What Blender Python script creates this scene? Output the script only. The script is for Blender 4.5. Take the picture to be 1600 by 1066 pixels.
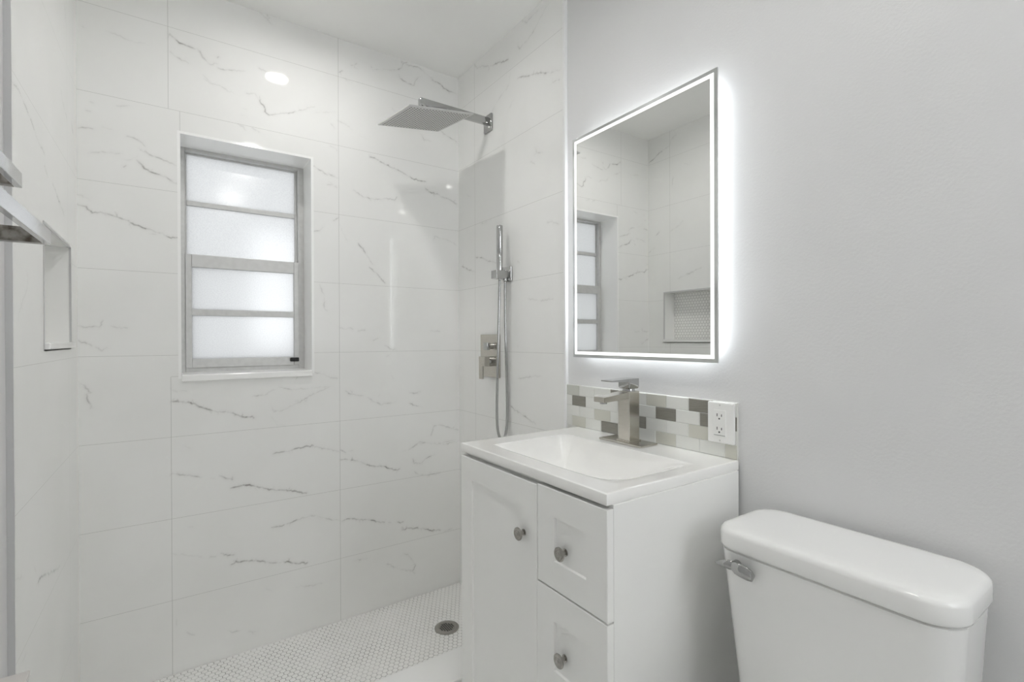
import bpy, bmesh, math, random
import numpy as np
from mathutils import Vector, Matrix

random.seed(7)
rng = np.random.default_rng(7)
for o in list(bpy.data.objects):
    bpy.data.objects.remove(o)
SC = bpy.context.scene
COL = SC.collection

# ------------------------------------------------------------------ camera
FPX, YAW, PITCH, ROLL, CAMZ = 766.5, 0.6039, -0.0034, -0.0038, 1.258
fw = Vector((math.sin(YAW)*math.cos(PITCH), math.cos(YAW)*math.cos(PITCH), math.sin(PITCH)))
rt = Vector((math.cos(YAW), -math.sin(YAW), 0)); up = rt.cross(fw)
rt2 = rt*math.cos(ROLL) + up*math.sin(ROLL); up2 = up*math.cos(ROLL) - rt*math.sin(ROLL)
cam = bpy.data.cameras.new('camera'); cam_o = bpy.data.objects.new('camera', cam); COL.objects.link(cam_o)
cam.sensor_fit = 'HORIZONTAL'; cam.sensor_width = 36.0; cam.lens = FPX*36/1600; cam.clip_start = 0.01
M = Matrix((rt2, up2, -fw)).transposed().to_4x4(); M.translation = (0, 0, CAMZ)
cam_o.matrix_world = M
SC.camera = cam_o

# ------------------------------------------------------------------ light
LAMP = 148.0        # recessed ceiling lamps
SKY = 4.6         # daylight outside
GLOW = 9.5         # mirror edge lighting
world = bpy.data.worlds.new('sky'); SC.world = world; world.use_nodes = True
wb = world.node_tree.nodes['Background']; wb.inputs[0].default_value = (0.95, 0.975, 1, 1); wb.inputs[1].default_value = SKY
SC.view_settings.view_transform = 'Standard'; SC.view_settings.look = 'None'
SC.view_settings.gamma = 1; SC.view_settings.use_curve_mapping = False
SC.view_settings.exposure = 0.17
SC.cycles.max_bounces = 14; SC.cycles.diffuse_bounces = 8; SC.cycles.glossy_bounces = 8
SC.cycles.caustics_reflective = False; SC.cycles.caustics_refractive = False
SC.cycles.sample_clamp_indirect = 40

# room measures (metres, z = 0 on the shower floor)
XL, XR, YB, YF, ZC, ZF = -0.2723, 1.216, 2.2444, -0.95, 2.6055, 0.05
PXL, PXR, YT = -0.283, 1.225, 1.415       # painted wall faces, end of the tiling

# ------------------------------------------------------------------ materials
def mat(name, col, rough=0.4, metal=0.0, spec=0.5, coat=0.0, emit=None, strength=0.0):
    m = bpy.data.materials.new(name); m.use_nodes = True
    b = m.node_tree.nodes['Principled BSDF']
    b.inputs['Base Color'].default_value = (*col, 1); b.inputs['Roughness'].default_value = rough
    b.inputs['Metallic'].default_value = metal; b.inputs['Specular IOR Level'].default_value = spec
    b.inputs['Coat Weight'].default_value = coat; b.inputs['Coat Roughness'].default_value = 0.03
    if emit:
        b.inputs['Emission Color'].default_value = (*emit, 1); b.inputs['Emission Strength'].default_value = strength
    return m
def nd(m, t, **kw):
    n = m.node_tree.nodes.new(t)
    for k, v in kw.items(): setattr(n, k, v)
    return n
def noise_vary(m, c1, c2, scale, bump=0.0, bscale=80.0, lo=0.3, hi=0.7, stretch=None):
    nt = m.node_tree; L = nt.links; b = nt.nodes['Principled BSDF']
    tc = nd(m, 'ShaderNodeTexCoord'); src = tc.outputs['Object']
    if stretch:
        mp = nd(m, 'ShaderNodeMapping'); mp.inputs['Scale'].default_value = stretch
        L.new(src, mp.inputs['Vector']); src = mp.outputs['Vector']
    n = nd(m, 'ShaderNodeTexNoise'); n.inputs['Scale'].default_value = scale; n.inputs['Detail'].default_value = 6
    L.new(src, n.inputs['Vector'])
    r = nd(m, 'ShaderNodeValToRGB'); r.color_ramp.elements[0].position = lo; r.color_ramp.elements[1].position = hi
    r.color_ramp.elements[0].color = (*c1, 1); r.color_ramp.elements[1].color = (*c2, 1)
    L.new(n.outputs['Fac'], r.inputs['Fac']); L.new(r.outputs['Color'], b.inputs['Base Color'])
    if bump:
        n2 = nd(m, 'ShaderNodeTexNoise'); n2.inputs['Scale'].default_value = bscale; n2.inputs['Detail'].default_value = 4
        L.new(src, n2.inputs['Vector'])
        bp = nd(m, 'ShaderNodeBump'); bp.inputs['Strength'].default_value = bump; bp.inputs['Distance'].default_value = 0.002
        L.new(n2.outputs['Fac'], bp.inputs['Height']); L.new(bp.outputs['Normal'], b.inputs['Normal'])
    return m
def marble_tile():
    m = mat('marble_tile', (.8, .8, .78), 0.045)
    nt = m.node_tree; L = nt.links; b = nt.nodes['Principled BSDF']
    tc = nd(m, 'ShaderNodeTexCoord')
    at = nd(m, 'ShaderNodeAttribute', attribute_name='vein')
    n = nd(m, 'ShaderNodeTexNoise'); n.inputs['Scale'].default_value = 38; n.inputs['Detail'].default_value = 7
    L.new(tc.outputs['Object'], n.inputs['Vector'])
    mr = nd(m, 'ShaderNodeMapRange'); mr.inputs[1].default_value = .38; mr.inputs[2].default_value = .62; mr.inputs[3].default_value = .25; mr.inputs[4].default_value = 1.15
    L.new(n.outputs['Fac'], mr.inputs[0])
    mul = nd(m, 'ShaderNodeMath', operation='MULTIPLY', use_clamp=True)
    L.new(at.outputs['Fac'], mul.inputs[0]); L.new(mr.outputs[0], mul.inputs[1])
    n2 = nd(m, 'ShaderNodeTexNoise'); n2.inputs['Scale'].default_value = 3.5; n2.inputs['Detail'].default_value = 5
    L.new(tc.outputs['Object'], n2.inputs['Vector'])
    r = nd(m, 'ShaderNodeValToRGB'); r.color_ramp.elements[0].position = .35; r.color_ramp.elements[1].position = .65
    r.color_ramp.elements[0].color = (.86, .86, .842, 1); r.color_ramp.elements[1].color = (.885, .885, .87, 1)
    L.new(n2.outputs['Fac'], r.inputs['Fac'])
    mx = nd(m, 'ShaderNodeMix', data_type='RGBA'); mx.inputs['B'].default_value = (.30, .29, .275, 1)
    L.new(mul.outputs[0], mx.inputs['Factor']); L.new(r.outputs['Color'], mx.inputs['A']); L.new(mx.outputs['Result'], b.inputs['Base Color'])
    return m
def frosted():
    m = bpy.data.materials.new('frosted_glass'); m.use_nodes = True
    nt = m.node_tree; nt.nodes.clear(); L = nt.links
    out = nd(m, 'ShaderNodeOutputMaterial'); mix = nd(m, 'ShaderNodeMixShader'); mix.inputs[0].default_value = .12
    tr = nd(m, 'ShaderNodeBsdfTranslucent'); gl = nd(m, 'ShaderNodeBsdfGlossy'); gl.inputs['Roughness'].default_value = .16
    tc = nd(m, 'ShaderNodeTexCoord'); n = nd(m, 'ShaderNodeTexNoise'); n.inputs['Scale'].default_value = 260; n.inputs['Detail'].default_value = 8
    L.new(tc.outputs['Object'], n.inputs['Vector'])
    r = nd(m, 'ShaderNodeValToRGB'); r.color_ramp.elements[0].position = .3; r.color_ramp.elements[1].position = .6
    r.color_ramp.elements[0].color = (.385, .388, .390, 1); r.color_ramp.elements[1].color = (.45, .45, .448, 1)
    L.new(n.outputs['Fac'], r.inputs['Fac']); L.new(r.outputs['Color'], tr.inputs['Color'])
    L.new(tr.outputs[0], mix.inputs[1]); L.new(gl.outputs[0], mix.inputs[2]); L.new(mix.outputs[0], out.inputs['Surface'])
    return m
MARBLE = marble_tile()
GROUT = mat('pale_grout', (.56, .56, .54), .25)
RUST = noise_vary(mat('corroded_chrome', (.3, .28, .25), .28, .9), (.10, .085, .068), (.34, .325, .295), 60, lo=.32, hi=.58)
PAINT = noise_vary(mat('white_wall_paint', (.8, .8, .8), .42, spec=.35), (.695, .695, .695), (.715, .715, .715), 3, .22, 160)
CEIL = noise_vary(mat('white_ceiling_paint', (.8, .8, .8), .6, spec=.3), (.91, .91, .895), (.925, .925, .91), 3, .1, 120)
CERAMIC = mat('white_porcelain', (.86, .86, .845), .06, coat=.4)
SINK = mat('white_cultured_marble', (.93, .925, .905), .07, coat=.5)
CABINET = noise_vary(mat('white_cabinet_paint', (.82, .82, .81), .32), (.895, .895, .875), (.905, .905, .885), 5)
CHROME = mat('chrome', (.47, .47, .465), .07, 1)
NICKEL = noise_vary(mat('brushed_nickel', (.6, .58, .54), .27, 1), (.54, .515, .465), (.62, .595, .545), 40, stretch=(1, 1, 14))
KNOBM = mat('antique_nickel', (.40, .385, .36), .22, 1)
PLATE = mat('satin_steel', (.62, .62, .61), .35, .6)
SATIN = mat('pale_satin_metal', (.74, .71, .685), .34, .5)
ALU = noise_vary(mat('aged_aluminium', (.6, .6, .59), .42, .2), (.575, .575, .565), (.625, .625, .615), 45, lo=.3, hi=.6)
WHITE = mat('white_plastic', (.86, .86, .84), .28)
SLOT = mat('dark_slot', (.015, .015, .015), .6)
LINING = mat('white_gloss_lining', (.95, .95, .94), .12)
TRIM = mat('white_edge_trim', (.84, .84, .84), .3)
GREYTRIM = mat('grey_tile_edge', (.56, .56, .56), .4)
MIRROR = mat('mirror_silver', (.83, .835, .825), .0, 1)
MIRBAND = mat('mirror_border', (.70, .715, .715), .12, 1)
LEDW = mat('led_strip', (.9, .9, .9), .5, emit=(1, 1, 1), strength=.8)
LEDG = mat('led_back_light', (.9, .9, .9), .5, emit=(.92, .965, 1), strength=GLOW)
LAMPM = mat('lamp_lens', (.9, .9, .9), .5, emit=(1, .99, .968), strength=LAMP)
HEX = noise_vary(mat('white_hex_mosaic', (.8, .8, .78), .22), (.90, .895, .875), (.93, .925, .91), 30)
FGROUT = noise_vary(mat('grey_floor_grout', (.45, .44, .42), .8), (.30, .29, .275), (.62, .615, .60), 5, lo=.36, hi=.6)
GLASSW = mat('white_glass_tile', (.74, .745, .71), .08, coat=.6)
GLASSC = mat('cream_glass_tile', (.60, .595, .53), .08, coat=.6)
GLASSG = mat('pale_grey_glass_tile', (.56, .57, .52), .08, coat=.6)
GLASSD = noise_vary(mat('taupe_glass_tile', (.2, .19, .16), .1, coat=.5), (.20, .19, .16), (.235, .225, .195), 30, stretch=(1, 1, 8))
SGROUT = mat('splash_grout', (.68, .68, .65), .7)
STONE = noise_vary(mat('white_curb_stone', (.8, .8, .79), .2), (.87, .87, .855), (.89, .89, .88), 4)
FLOORT = noise_vary(mat('pale_floor_tile', (.6, .6, .58), .25), (.84, .84, .82), (.88, .88, .86), 4)
FROST = frosted()
CLEAR = bpy.data.materials.new('clear_fill_window_glass'); CLEAR.use_nodes = True; CLEAR.node_tree.nodes.clear()
_o = nd(CLEAR, 'ShaderNodeOutputMaterial'); _m = nd(CLEAR, 'ShaderNodeMixShader'); _m.inputs[0].default_value = .05
_t = nd(CLEAR, 'ShaderNodeBsdfTransparent'); _g = nd(CLEAR, 'ShaderNodeBsdfGlossy'); _g.inputs['Roughness'].default_value = .02
CLEAR.node_tree.links.new(_t.outputs[0], _m.inputs[1]); CLEAR.node_tree.links.new(_g.outputs[0], _m.inputs[2]); CLEAR.node_tree.links.new(_m.outputs[0], _o.inputs['Surface'])

# ------------------------------------------------------------------ helpers
def tag(o, label, cat, group=None):
    o['label'] = label; o['category'] = cat
    if group: o['group'] = group
    return o
def struct(o, label=None):
    o['kind'] = 'structure'
    if label: o['label'] = label
    return o
def empty(name, loc, label=None, cat=None):
    o = bpy.data.objects.new(name, None); COL.objects.link(o); o.location = loc; o.empty_display_size = .05
    if label: tag(o, label, cat)
    return o
def origin(o):
    v = Vector((0, 0, 0))
    while o: v = v + o.location; o = o.parent
    return v
def obj(name, bm, mats, parent=None, smooth=None, at=None):
    """link a bmesh (given in room coordinates) as one mesh object"""
    me = bpy.data.meshes.new(name)
    base = origin(parent) if parent else Vector(at or (0, 0, 0))
    bmesh.ops.recalc_face_normals(bm, faces=bm.faces)
    if base.length: bmesh.ops.translate(bm, verts=bm.verts, vec=-base)
    bm.to_mesh(me); bm.free()
    for m in (mats if isinstance(mats, (list, tuple)) else [mats]): me.materials.append(m)
    if smooth is not None:
        me.polygons.foreach_set('use_smooth', [True]*len(me.polygons))
        me.set_sharp_from_angle(angle=math.radians(smooth))
    o = bpy.data.objects.new(name, me); COL.objects.link(o)
    if parent: o.parent = parent
    else: o.location = base
    return o
def bm_new(): return bmesh.new()
def box(bm, a, b, bev=0, seg=2, mi=0, rot=None):
    """box between two corners; bevelled"""
    a, b = [min(p, q) for p, q in zip(a, b)], [max(p, q) for p, q in zip(a, b)]
    t = bmesh.new()
    bmesh.ops.create_cube(t, size=1)
    c = [(p+q)/2 for p, q in zip(a, b)]
    for v in t.verts: v.co = Vector([c[i] + v.co[i]*(b[i]-a[i]) for i in range(3)])
    if bev: bmesh.ops.bevel(t, geom=list(t.edges), offset=bev, segments=seg, affect='EDGES', profile=.5)
    if rot: bmesh.ops.rotate(t, verts=t.verts, cent=rot[0], matrix=Matrix.Rotation(rot[1], 3, rot[2]))
    for f in t.faces: f.material_index = mi
    merge(bm, t)
def merge(bm, t):
    me = bpy.data.meshes.new('tmp'); t.to_mesh(me); t.free(); bm.from_mesh(me); bpy.data.meshes.remove(me)
def loft(bm, secs, cap0=True, cap1=True, mi=0, closed=True):
    rows = [[bm.verts.new(p) for p in s] for s in secs]
    n = len(secs[0])
    for a, b in zip(rows, rows[1:]):
        for i in range(n if closed else n-1):
            f = bm.faces.new((a[i], a[(i+1) % n], b[(i+1) % n], b[i])); f.material_index = mi
    if cap0: bm.faces.new(rows[0][::-1]).material_index = mi
    if cap1: bm.faces.new(rows[-1]).material_index = mi
    return rows
def ring(c, r, axis, n=32, r2=None):
    c = Vector(c); axis = Vector(axis).normalized()
    u = axis.orthogonal().normalized(); w = axis.cross(u)
    return [c + u*math.cos(2*math.pi*i/n)*r + w*math.sin(2*math.pi*i/n)*(r2 or r) for i in range(n)]
def lathe(bm, base, axis, prof, n=32, mi=0):
    """prof: (distance along axis, radius)"""
    base = Vector(base); ax = Vector(axis).normalized()
    loft(bm, [ring(base+ax*d, max(r, 1e-4), ax, n) for d, r in prof], mi=mi)
def tube(bm, pts, r, n=12, mi=0, closed=False):
    pts = [Vector(p) for p in pts]; secs = []; prev = None
    for i, p in enumerate(pts):
        d = (pts[min(i+1, len(pts)-1)] - pts[max(i-1, 0)]).normalized()
        u = d.orthogonal().normalized() if prev is None else (prev - d*prev.dot(d)).normalized()
        prev = u; w = d.cross(u)
        rr = r[i] if isinstance(r, (list, tuple)) else r
        secs.append([p + (u*math.cos(2*math.pi*k/n) + w*math.sin(2*math.pi*k/n))*rr for k in range(n)])
    loft(bm, secs, mi=mi)
def rrect(x0, x1, y0, y1, r, z, n=8):
    pts = []
    for cx, cy, a0 in ((x1-r, y1-r, 0), (x0+r, y1-r, 90), (x0+r, y0+r, 180), (x1-r, y0+r, 270)):
        for k in range(n+1):
            a = math.radians(a0 + 90*k/n); pts.append((cx+r*math.cos(a), cy+r*math.sin(a), z))
    return pts
def bez(ps, n=24):
    """Catmull-Rom through points"""
    P = [Vector(p) for p in ps]; P = [P[0]*2-P[1]] + P + [P[-1]*2-P[-2]]; out = []
    for i in range(1, len(P)-2):
        for k in range(n):
            t = k/n; a, b, c, d = P[i-1:i+3]
            out.append(.5*((2*b) + (c-a)*t + (2*a-5*b+4*c-d)*t*t + (3*b-a-3*c+d)*t**3))
    out.append(P[-2]); return out

# ------------------------------------------------------------------ tiled walls
# vein traces on each wall: strength, then points (along the wall, height) in metres
VEINS_BACK = """
0.35 -0.191,2.354 -0.166,2.354 -0.145,2.347 -0.125,2.343 -0.102,2.343 -0.079,2.349
0.75 -0.006,2.410 0.009,2.398 0.024,2.385 0.042,2.383 0.059,2.381 0.074,2.379
0.4 0.081,2.382 0.091,2.370 0.100,2.352 0.115,2.339 0.124,2.334
0.3 -0.005,2.343 0.009,2.331 0.025,2.326 0.042,2.323 0.053,2.317
0.25 0.097,2.290 0.115,2.272 0.126,2.268
0.3 -0.254,2.348 -0.251,2.345
0.25 -0.163,2.098 -0.145,2.102 -0.126,2.108
0.4 -0.267,1.993 -0.246,1.999 -0.229,2.000
0.3 -0.202,2.013 -0.178,2.010
0.25 -0.235,2.093 -0.226,2.091
0.25 -0.246,2.059 -0.234,2.059
0.45 0.286,2.612 0.310,2.596 0.330,2.582 0.342,2.570 0.344,2.565
0.4 0.325,2.599 0.335,2.595 0.325,2.580
0.4 0.089,2.377 0.097,2.359 0.112,2.341 0.123,2.334 0.137,2.345 0.148,2.345
0.4 0.148,2.370 0.151,2.374
0.35 0.150,2.330 0.166,2.329 0.191,2.334 0.213,2.337 0.242,2.346
0.35 0.294,2.374 0.319,2.368 0.348,2.372
0.3 0.248,2.258 0.265,2.262 0.279,2.264 0.294,2.245
0.65 0.295,2.241 0.301,2.230 0.311,2.225 0.316,2.212 0.315,2.201 0.320,2.196 0.330,2.191
0.4 0.330,2.191 0.353,2.200 0.383,2.212 0.424,2.227 0.456,2.245 0.488,2.262 0.510,2.273
0.25 0.101,2.276 0.123,2.262 0.154,2.263 0.181,2.248 0.204,2.244
0.45 0.217,2.126 0.236,2.120 0.246,2.106
0.4 0.267,2.124 0.279,2.117 0.293,2.112
0.25 0.515,2.251 0.554,2.260 0.600,2.276
0.3 0.582,2.212 0.594,2.201
0.2 0.236,2.194 0.250,2.193
0.2 0.231,2.166 0.250,2.163
0.7 0.910,2.600 0.923,2.595 0.913,2.579 0.903,2.563 0.883,2.549 0.870,2.545
0.6 0.923,2.595 0.937,2.601
0.25 0.767,2.515 0.818,2.530 0.870,2.545
0.3 0.761,2.525 0.764,2.523
0.45 0.670,2.503 0.682,2.508 0.694,2.519
0.4 0.614,2.454 0.629,2.466
0.4 0.890,2.521 0.916,2.507 0.950,2.501 0.974,2.501 0.979,2.522 0.991,2.542 1.012,2.555
0.35 0.930,2.587 0.964,2.592 0.999,2.596 1.041,2.576 1.069,2.559
0.65 1.069,2.555 1.106,2.550 1.128,2.539 1.146,2.531 1.180,2.527 1.207,2.523
0.3 0.634,2.435 0.664,2.429 0.673,2.423
0.4 0.610,2.237 0.628,2.232 0.642,2.230
0.25 0.642,2.230 0.672,2.213
0.2 0.705,2.194 0.747,2.182
0.25 0.863,2.365 0.872,2.346
0.5 1.119,2.310 1.149,2.297 1.171,2.289 1.206,2.278
0.25 1.004,2.273 1.025,2.245 1.061,2.248
0.5 0.558,1.994 0.581,1.990 0.603,1.979
0.25 0.576,2.117 0.593,2.112 0.604,2.103
0.3 0.579,2.214 0.593,2.200
0.35 -0.134,1.996 -0.111,1.992 -0.092,1.982 -0.081,1.970
0.35 -0.243,1.911 -0.201,1.925 -0.164,1.926 -0.145,1.931
0.25 -0.146,1.913 -0.127,1.912 -0.104,1.931
0.45 -0.144,1.883 -0.138,1.889
0.6 -0.108,1.916 -0.093,1.902 -0.085,1.889 -0.062,1.879 -0.038,1.875 -0.016,1.868 -0.002,1.858 0.011,1.851 0.021,1.851
0.35 -0.096,1.955 -0.069,1.943 -0.042,1.937 -0.017,1.930 0.007,1.920 0.023,1.915
0.35 -0.273,1.765 -0.258,1.762 -0.240,1.751
0.6 -0.268,1.728 -0.255,1.726 -0.244,1.716 -0.232,1.706 -0.209,1.712 -0.194,1.709 -0.176,1.704 -0.158,1.699 -0.139,1.693 -0.120,1.683 -0.098,1.676 -0.082,1.669 -0.063,1.667 -0.051,1.660 -0.031,1.659 -0.015,1.647 0.006,1.646 0.020,1.651
0.25 -0.071,1.652 -0.051,1.652
0.35 -0.272,1.310 -0.257,1.306 -0.236,1.307 -0.214,1.308 -0.205,1.329
0.3 -0.182,1.310 -0.160,1.306 -0.138,1.304
0.4 -0.271,1.260 -0.254,1.253 -0.236,1.241
0.25 -0.225,1.236 -0.208,1.222 -0.193,1.236
0.5 -0.012,1.080 -0.004,1.070 0.009,1.064
0.3 0.015,1.066 0.036,1.067
0.4 -0.271,1.116 -0.254,1.101 -0.238,1.077 -0.250,1.074 -0.247,1.050 -0.236,1.031 -0.240,1.022
0.65 0.503,2.015 0.536,2.001 0.555,1.990 0.582,1.986 0.606,1.980
0.45 0.562,1.944 0.585,1.949 0.605,1.936
0.4 0.678,1.940 0.699,1.929 0.721,1.915 0.750,1.912 0.787,1.914 0.832,1.927 0.870,1.924 0.882,1.941
0.75 0.754,2.106 0.776,2.105 0.825,2.086 0.871,2.076 0.902,2.067 0.934,2.055 0.966,2.042 0.999,2.040 1.032,2.042
0.6 1.032,2.007 1.057,1.992 1.091,1.990 1.126,1.980 1.161,1.974 1.206,1.957
0.4 0.502,1.730 0.528,1.737 0.541,1.752
0.4 0.588,1.789 0.608,1.804
0.6 0.697,1.700 0.712,1.681 0.730,1.657
0.3 0.730,1.657 0.748,1.630 0.763,1.610
0.6 0.748,1.594 0.770,1.574 0.789,1.561 0.807,1.540 0.822,1.526
0.3 1.073,1.753 1.080,1.777 1.116,1.770 1.160,1.763 1.205,1.743
0.3 0.527,1.501 0.546,1.448 0.546,1.399 0.559,1.386
0.15 0.615,1.772 0.628,1.739 0.649,1.706
0.45 0.613,1.312 0.640,1.306 0.661,1.313 0.671,1.306
0.4 0.693,1.299 0.725,1.303
0.35 0.765,1.256 0.791,1.267
0.4 0.821,1.230 0.852,1.215 0.875,1.207
0.25 0.828,1.178 0.848,1.192
0.25 0.847,1.089 0.862,1.069
0.55 0.637,1.028 0.660,1.012 0.681,1.007 0.716,1.001
0.3 0.738,0.993 0.767,0.969 0.805,0.953 0.835,0.958 0.874,0.962
0.3 0.788,0.996 0.793,1.000
0.45 0.941,1.000 0.978,0.997 0.998,1.001
0.5 0.941,0.948 0.969,0.937 1.006,0.927
0.3 1.054,1.301 1.105,1.299
0.3 0.499,1.118 0.544,1.106 0.578,1.090 0.601,1.086
0.25 0.936,0.721 0.985,0.745 1.026,0.748 1.085,0.733 1.201,0.743
0.45 -0.010,1.076 0.003,1.069 0.011,1.063
0.35 0.022,1.067 0.041,1.065
0.75 -0.011,1.029 0.016,1.026 0.044,1.023 0.072,1.009 0.094,0.997 0.117,0.987 0.146,0.977 0.182,0.972 0.212,0.958 0.237,0.947 0.262,0.948 0.268,0.942
0.3 0.263,1.028 0.307,1.032 0.333,1.048 0.367,1.060 0.428,1.047 0.477,1.048 0.527,1.053 0.571,1.052
0.4 0.333,0.983 0.343,0.959 0.373,0.961 0.414,0.980 0.441,0.991 0.477,1.013 0.520,1.032 0.564,1.049
0.3 0.428,1.090 0.442,1.112
0.25 0.520,1.112 0.564,1.095 0.602,1.087
0.25 0.333,0.940 0.352,0.905 0.386,0.899
0.35 0.035,0.855 0.057,0.846
0.55 0.335,0.784 0.352,0.789 0.392,0.787 0.433,0.796 0.469,0.801 0.497,0.799
0.3 0.497,0.799 0.540,0.782 0.608,0.758
0.4 -0.007,0.758 0.026,0.748 0.053,0.739 0.087,0.728
0.3 0.116,0.720 0.128,0.718
0.5 0.145,0.724 0.169,0.710 0.190,0.703 0.190,0.713
0.75 0.184,0.669 0.211,0.672 0.236,0.672 0.264,0.665 0.292,0.655 0.318,0.642 0.345,0.633 0.388,0.626 0.412,0.616 0.447,0.606 0.468,0.598
0.3 0.044,0.545 0.058,0.542
0.5 0.331,0.480 0.370,0.477 0.411,0.485 0.439,0.491 0.474,0.495 0.503,0.493
0.3 0.503,0.493 0.554,0.469 0.610,0.450
0.4 -0.006,0.455 0.030,0.442 0.057,0.431 0.086,0.421
0.3 0.114,0.414 0.132,0.410
0.5 0.149,0.419 0.173,0.403 0.194,0.401
0.75 0.186,0.365 0.209,0.367 0.240,0.366 0.272,0.358 0.304,0.346 0.323,0.336 0.363,0.325 0.390,0.323 0.424,0.305 0.470,0.297
0.35 0.424,0.204 0.473,0.195 0.530,0.190
0.3 0.310,0.231 0.329,0.218
0.55 0.036,0.145 0.050,0.131 0.061,0.125
0.55 0.172,0.105 0.190,0.092 0.214,0.091
0.4 0.245,0.077 0.277,0.064
0.3 0.004,0.208 0.004,0.182
0.5 0.612,0.766 0.624,0.759 0.635,0.751
0.3 0.647,0.756 0.668,0.756
0.75 0.613,0.721 0.644,0.718 0.667,0.713 0.697,0.701 0.722,0.687 0.746,0.675 0.777,0.666 0.812,0.662 0.841,0.647 0.874,0.635 0.890,0.638
0.3 0.894,0.717 0.942,0.726 0.969,0.742 0.997,0.755 1.061,0.737 1.134,0.727 1.210,0.733
0.4 0.958,0.676 0.965,0.654 0.996,0.649 1.032,0.669 1.075,0.682
0.4 0.968,0.613 0.989,0.594 1.038,0.584 1.104,0.585
0.45 1.054,0.781 1.065,0.803 1.072,0.825 1.105,0.827 1.164,0.806 1.210,0.787
0.65 0.618,0.444 0.637,0.450 0.660,0.448 0.690,0.438 0.727,0.428 0.757,0.419 0.789,0.404 0.814,0.397
0.3 0.834,0.392 0.847,0.390
0.6 0.873,0.394 0.893,0.377 0.907,0.380
0.75 0.902,0.342 0.933,0.343 0.981,0.334 1.016,0.321 1.044,0.308 1.106,0.297
0.3 1.124,0.283 1.169,0.287
0.4 0.826,0.197 0.852,0.180 0.885,0.156 0.918,0.143 0.952,0.131 0.970,0.152 0.956,0.175 0.932,0.217 0.912,0.225
0.35 0.665,0.254 0.701,0.251 0.732,0.249
0.4 0.952,0.131 0.966,0.111
"""
VEINS_RIGHT = """
0.6 2.073,2.597 2.052,2.571 2.009,2.563 1.963,2.540 1.913,2.519 1.865,2.512 1.818,2.494 1.782,2.487
0.6 1.712,2.373 1.680,2.367 1.640,2.350 1.600,2.341 1.555,2.329 1.519,2.309 1.490,2.297 1.435,2.285
0.4 1.487,2.251 1.463,2.254 1.439,2.248
0.4 1.712,2.513 1.700,2.493 1.679,2.497
0.3 1.679,2.497 1.647,2.500 1.607,2.512 1.569,2.534 1.517,2.569 1.489,2.573
0.25 1.679,2.602 1.646,2.575 1.615,2.582 1.569,2.584
0.25 1.801,2.361 1.783,2.373 1.769,2.422
0.25 1.924,2.307 1.885,2.333 1.810,2.364
0.2 1.792,2.262 1.748,2.294
0.4 1.591,2.034 1.583,2.017 1.595,2.009
0.25 1.542,2.002 1.583,2.017
0.3 2.152,1.983 2.118,1.966
0.35 2.020,1.811 1.968,1.812 1.928,1.814
0.35 1.515,1.719 1.479,1.714 1.445,1.697
0.25 1.622,1.990 1.595,1.972
0.5 2.070,1.659 2.021,1.651 1.990,1.639 1.949,1.623 1.890,1.610
0.5 2.220,1.632 2.178,1.624 2.149,1.607 2.076,1.589
0.35 1.718,1.592 1.702,1.583
0.25 1.645,1.426 1.583,1.417 1.538,1.412 1.481,1.414
0.3 2.018,1.361 2.013,1.353
0.55 1.801,0.973 1.774,0.966 1.740,0.950 1.697,0.940 1.664,0.933 1.633,0.922 1.594,0.911
0.3 1.722,1.089 1.647,1.099 1.600,1.108 1.555,1.109
0.35 1.721,1.231 1.719,1.224
"""
VEINS_LEFT = """
0.35 1.413,1.796 1.480,1.799 1.521,1.790 1.588,1.777 1.649,1.752 1.730,1.742
0.35 1.729,1.711 1.772,1.692
0.3 1.842,1.691 1.938,1.660 2.015,1.641
0.45 1.537,1.413 1.547,1.404 1.536,1.374 1.497,1.347 1.469,1.321 1.459,1.302
0.5 1.611,0.676 1.662,0.675 1.736,0.653 1.841,0.622 1.905,0.608
0.25 1.419,0.766 1.491,0.740
0.3 1.587,0.725 1.603,0.708
0.2 1.458,0.569 1.507,0.564
0.6 2.235,2.451 2.194,2.466 2.148,2.493 2.103,2.502 2.070,2.513 2.049,2.550 2.016,2.570
0.4 2.190,1.941 2.144,1.973
0.45 2.243,1.843 2.191,1.868
0.3 2.061,1.958 1.987,1.984 1.966,2.006
0.25 1.954,2.364 1.909,2.347 1.909,2.360
0.35 1.946,1.663 1.886,1.677 1.832,1.692
0.3 2.049,2.251 2.039,2.310
"""
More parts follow.
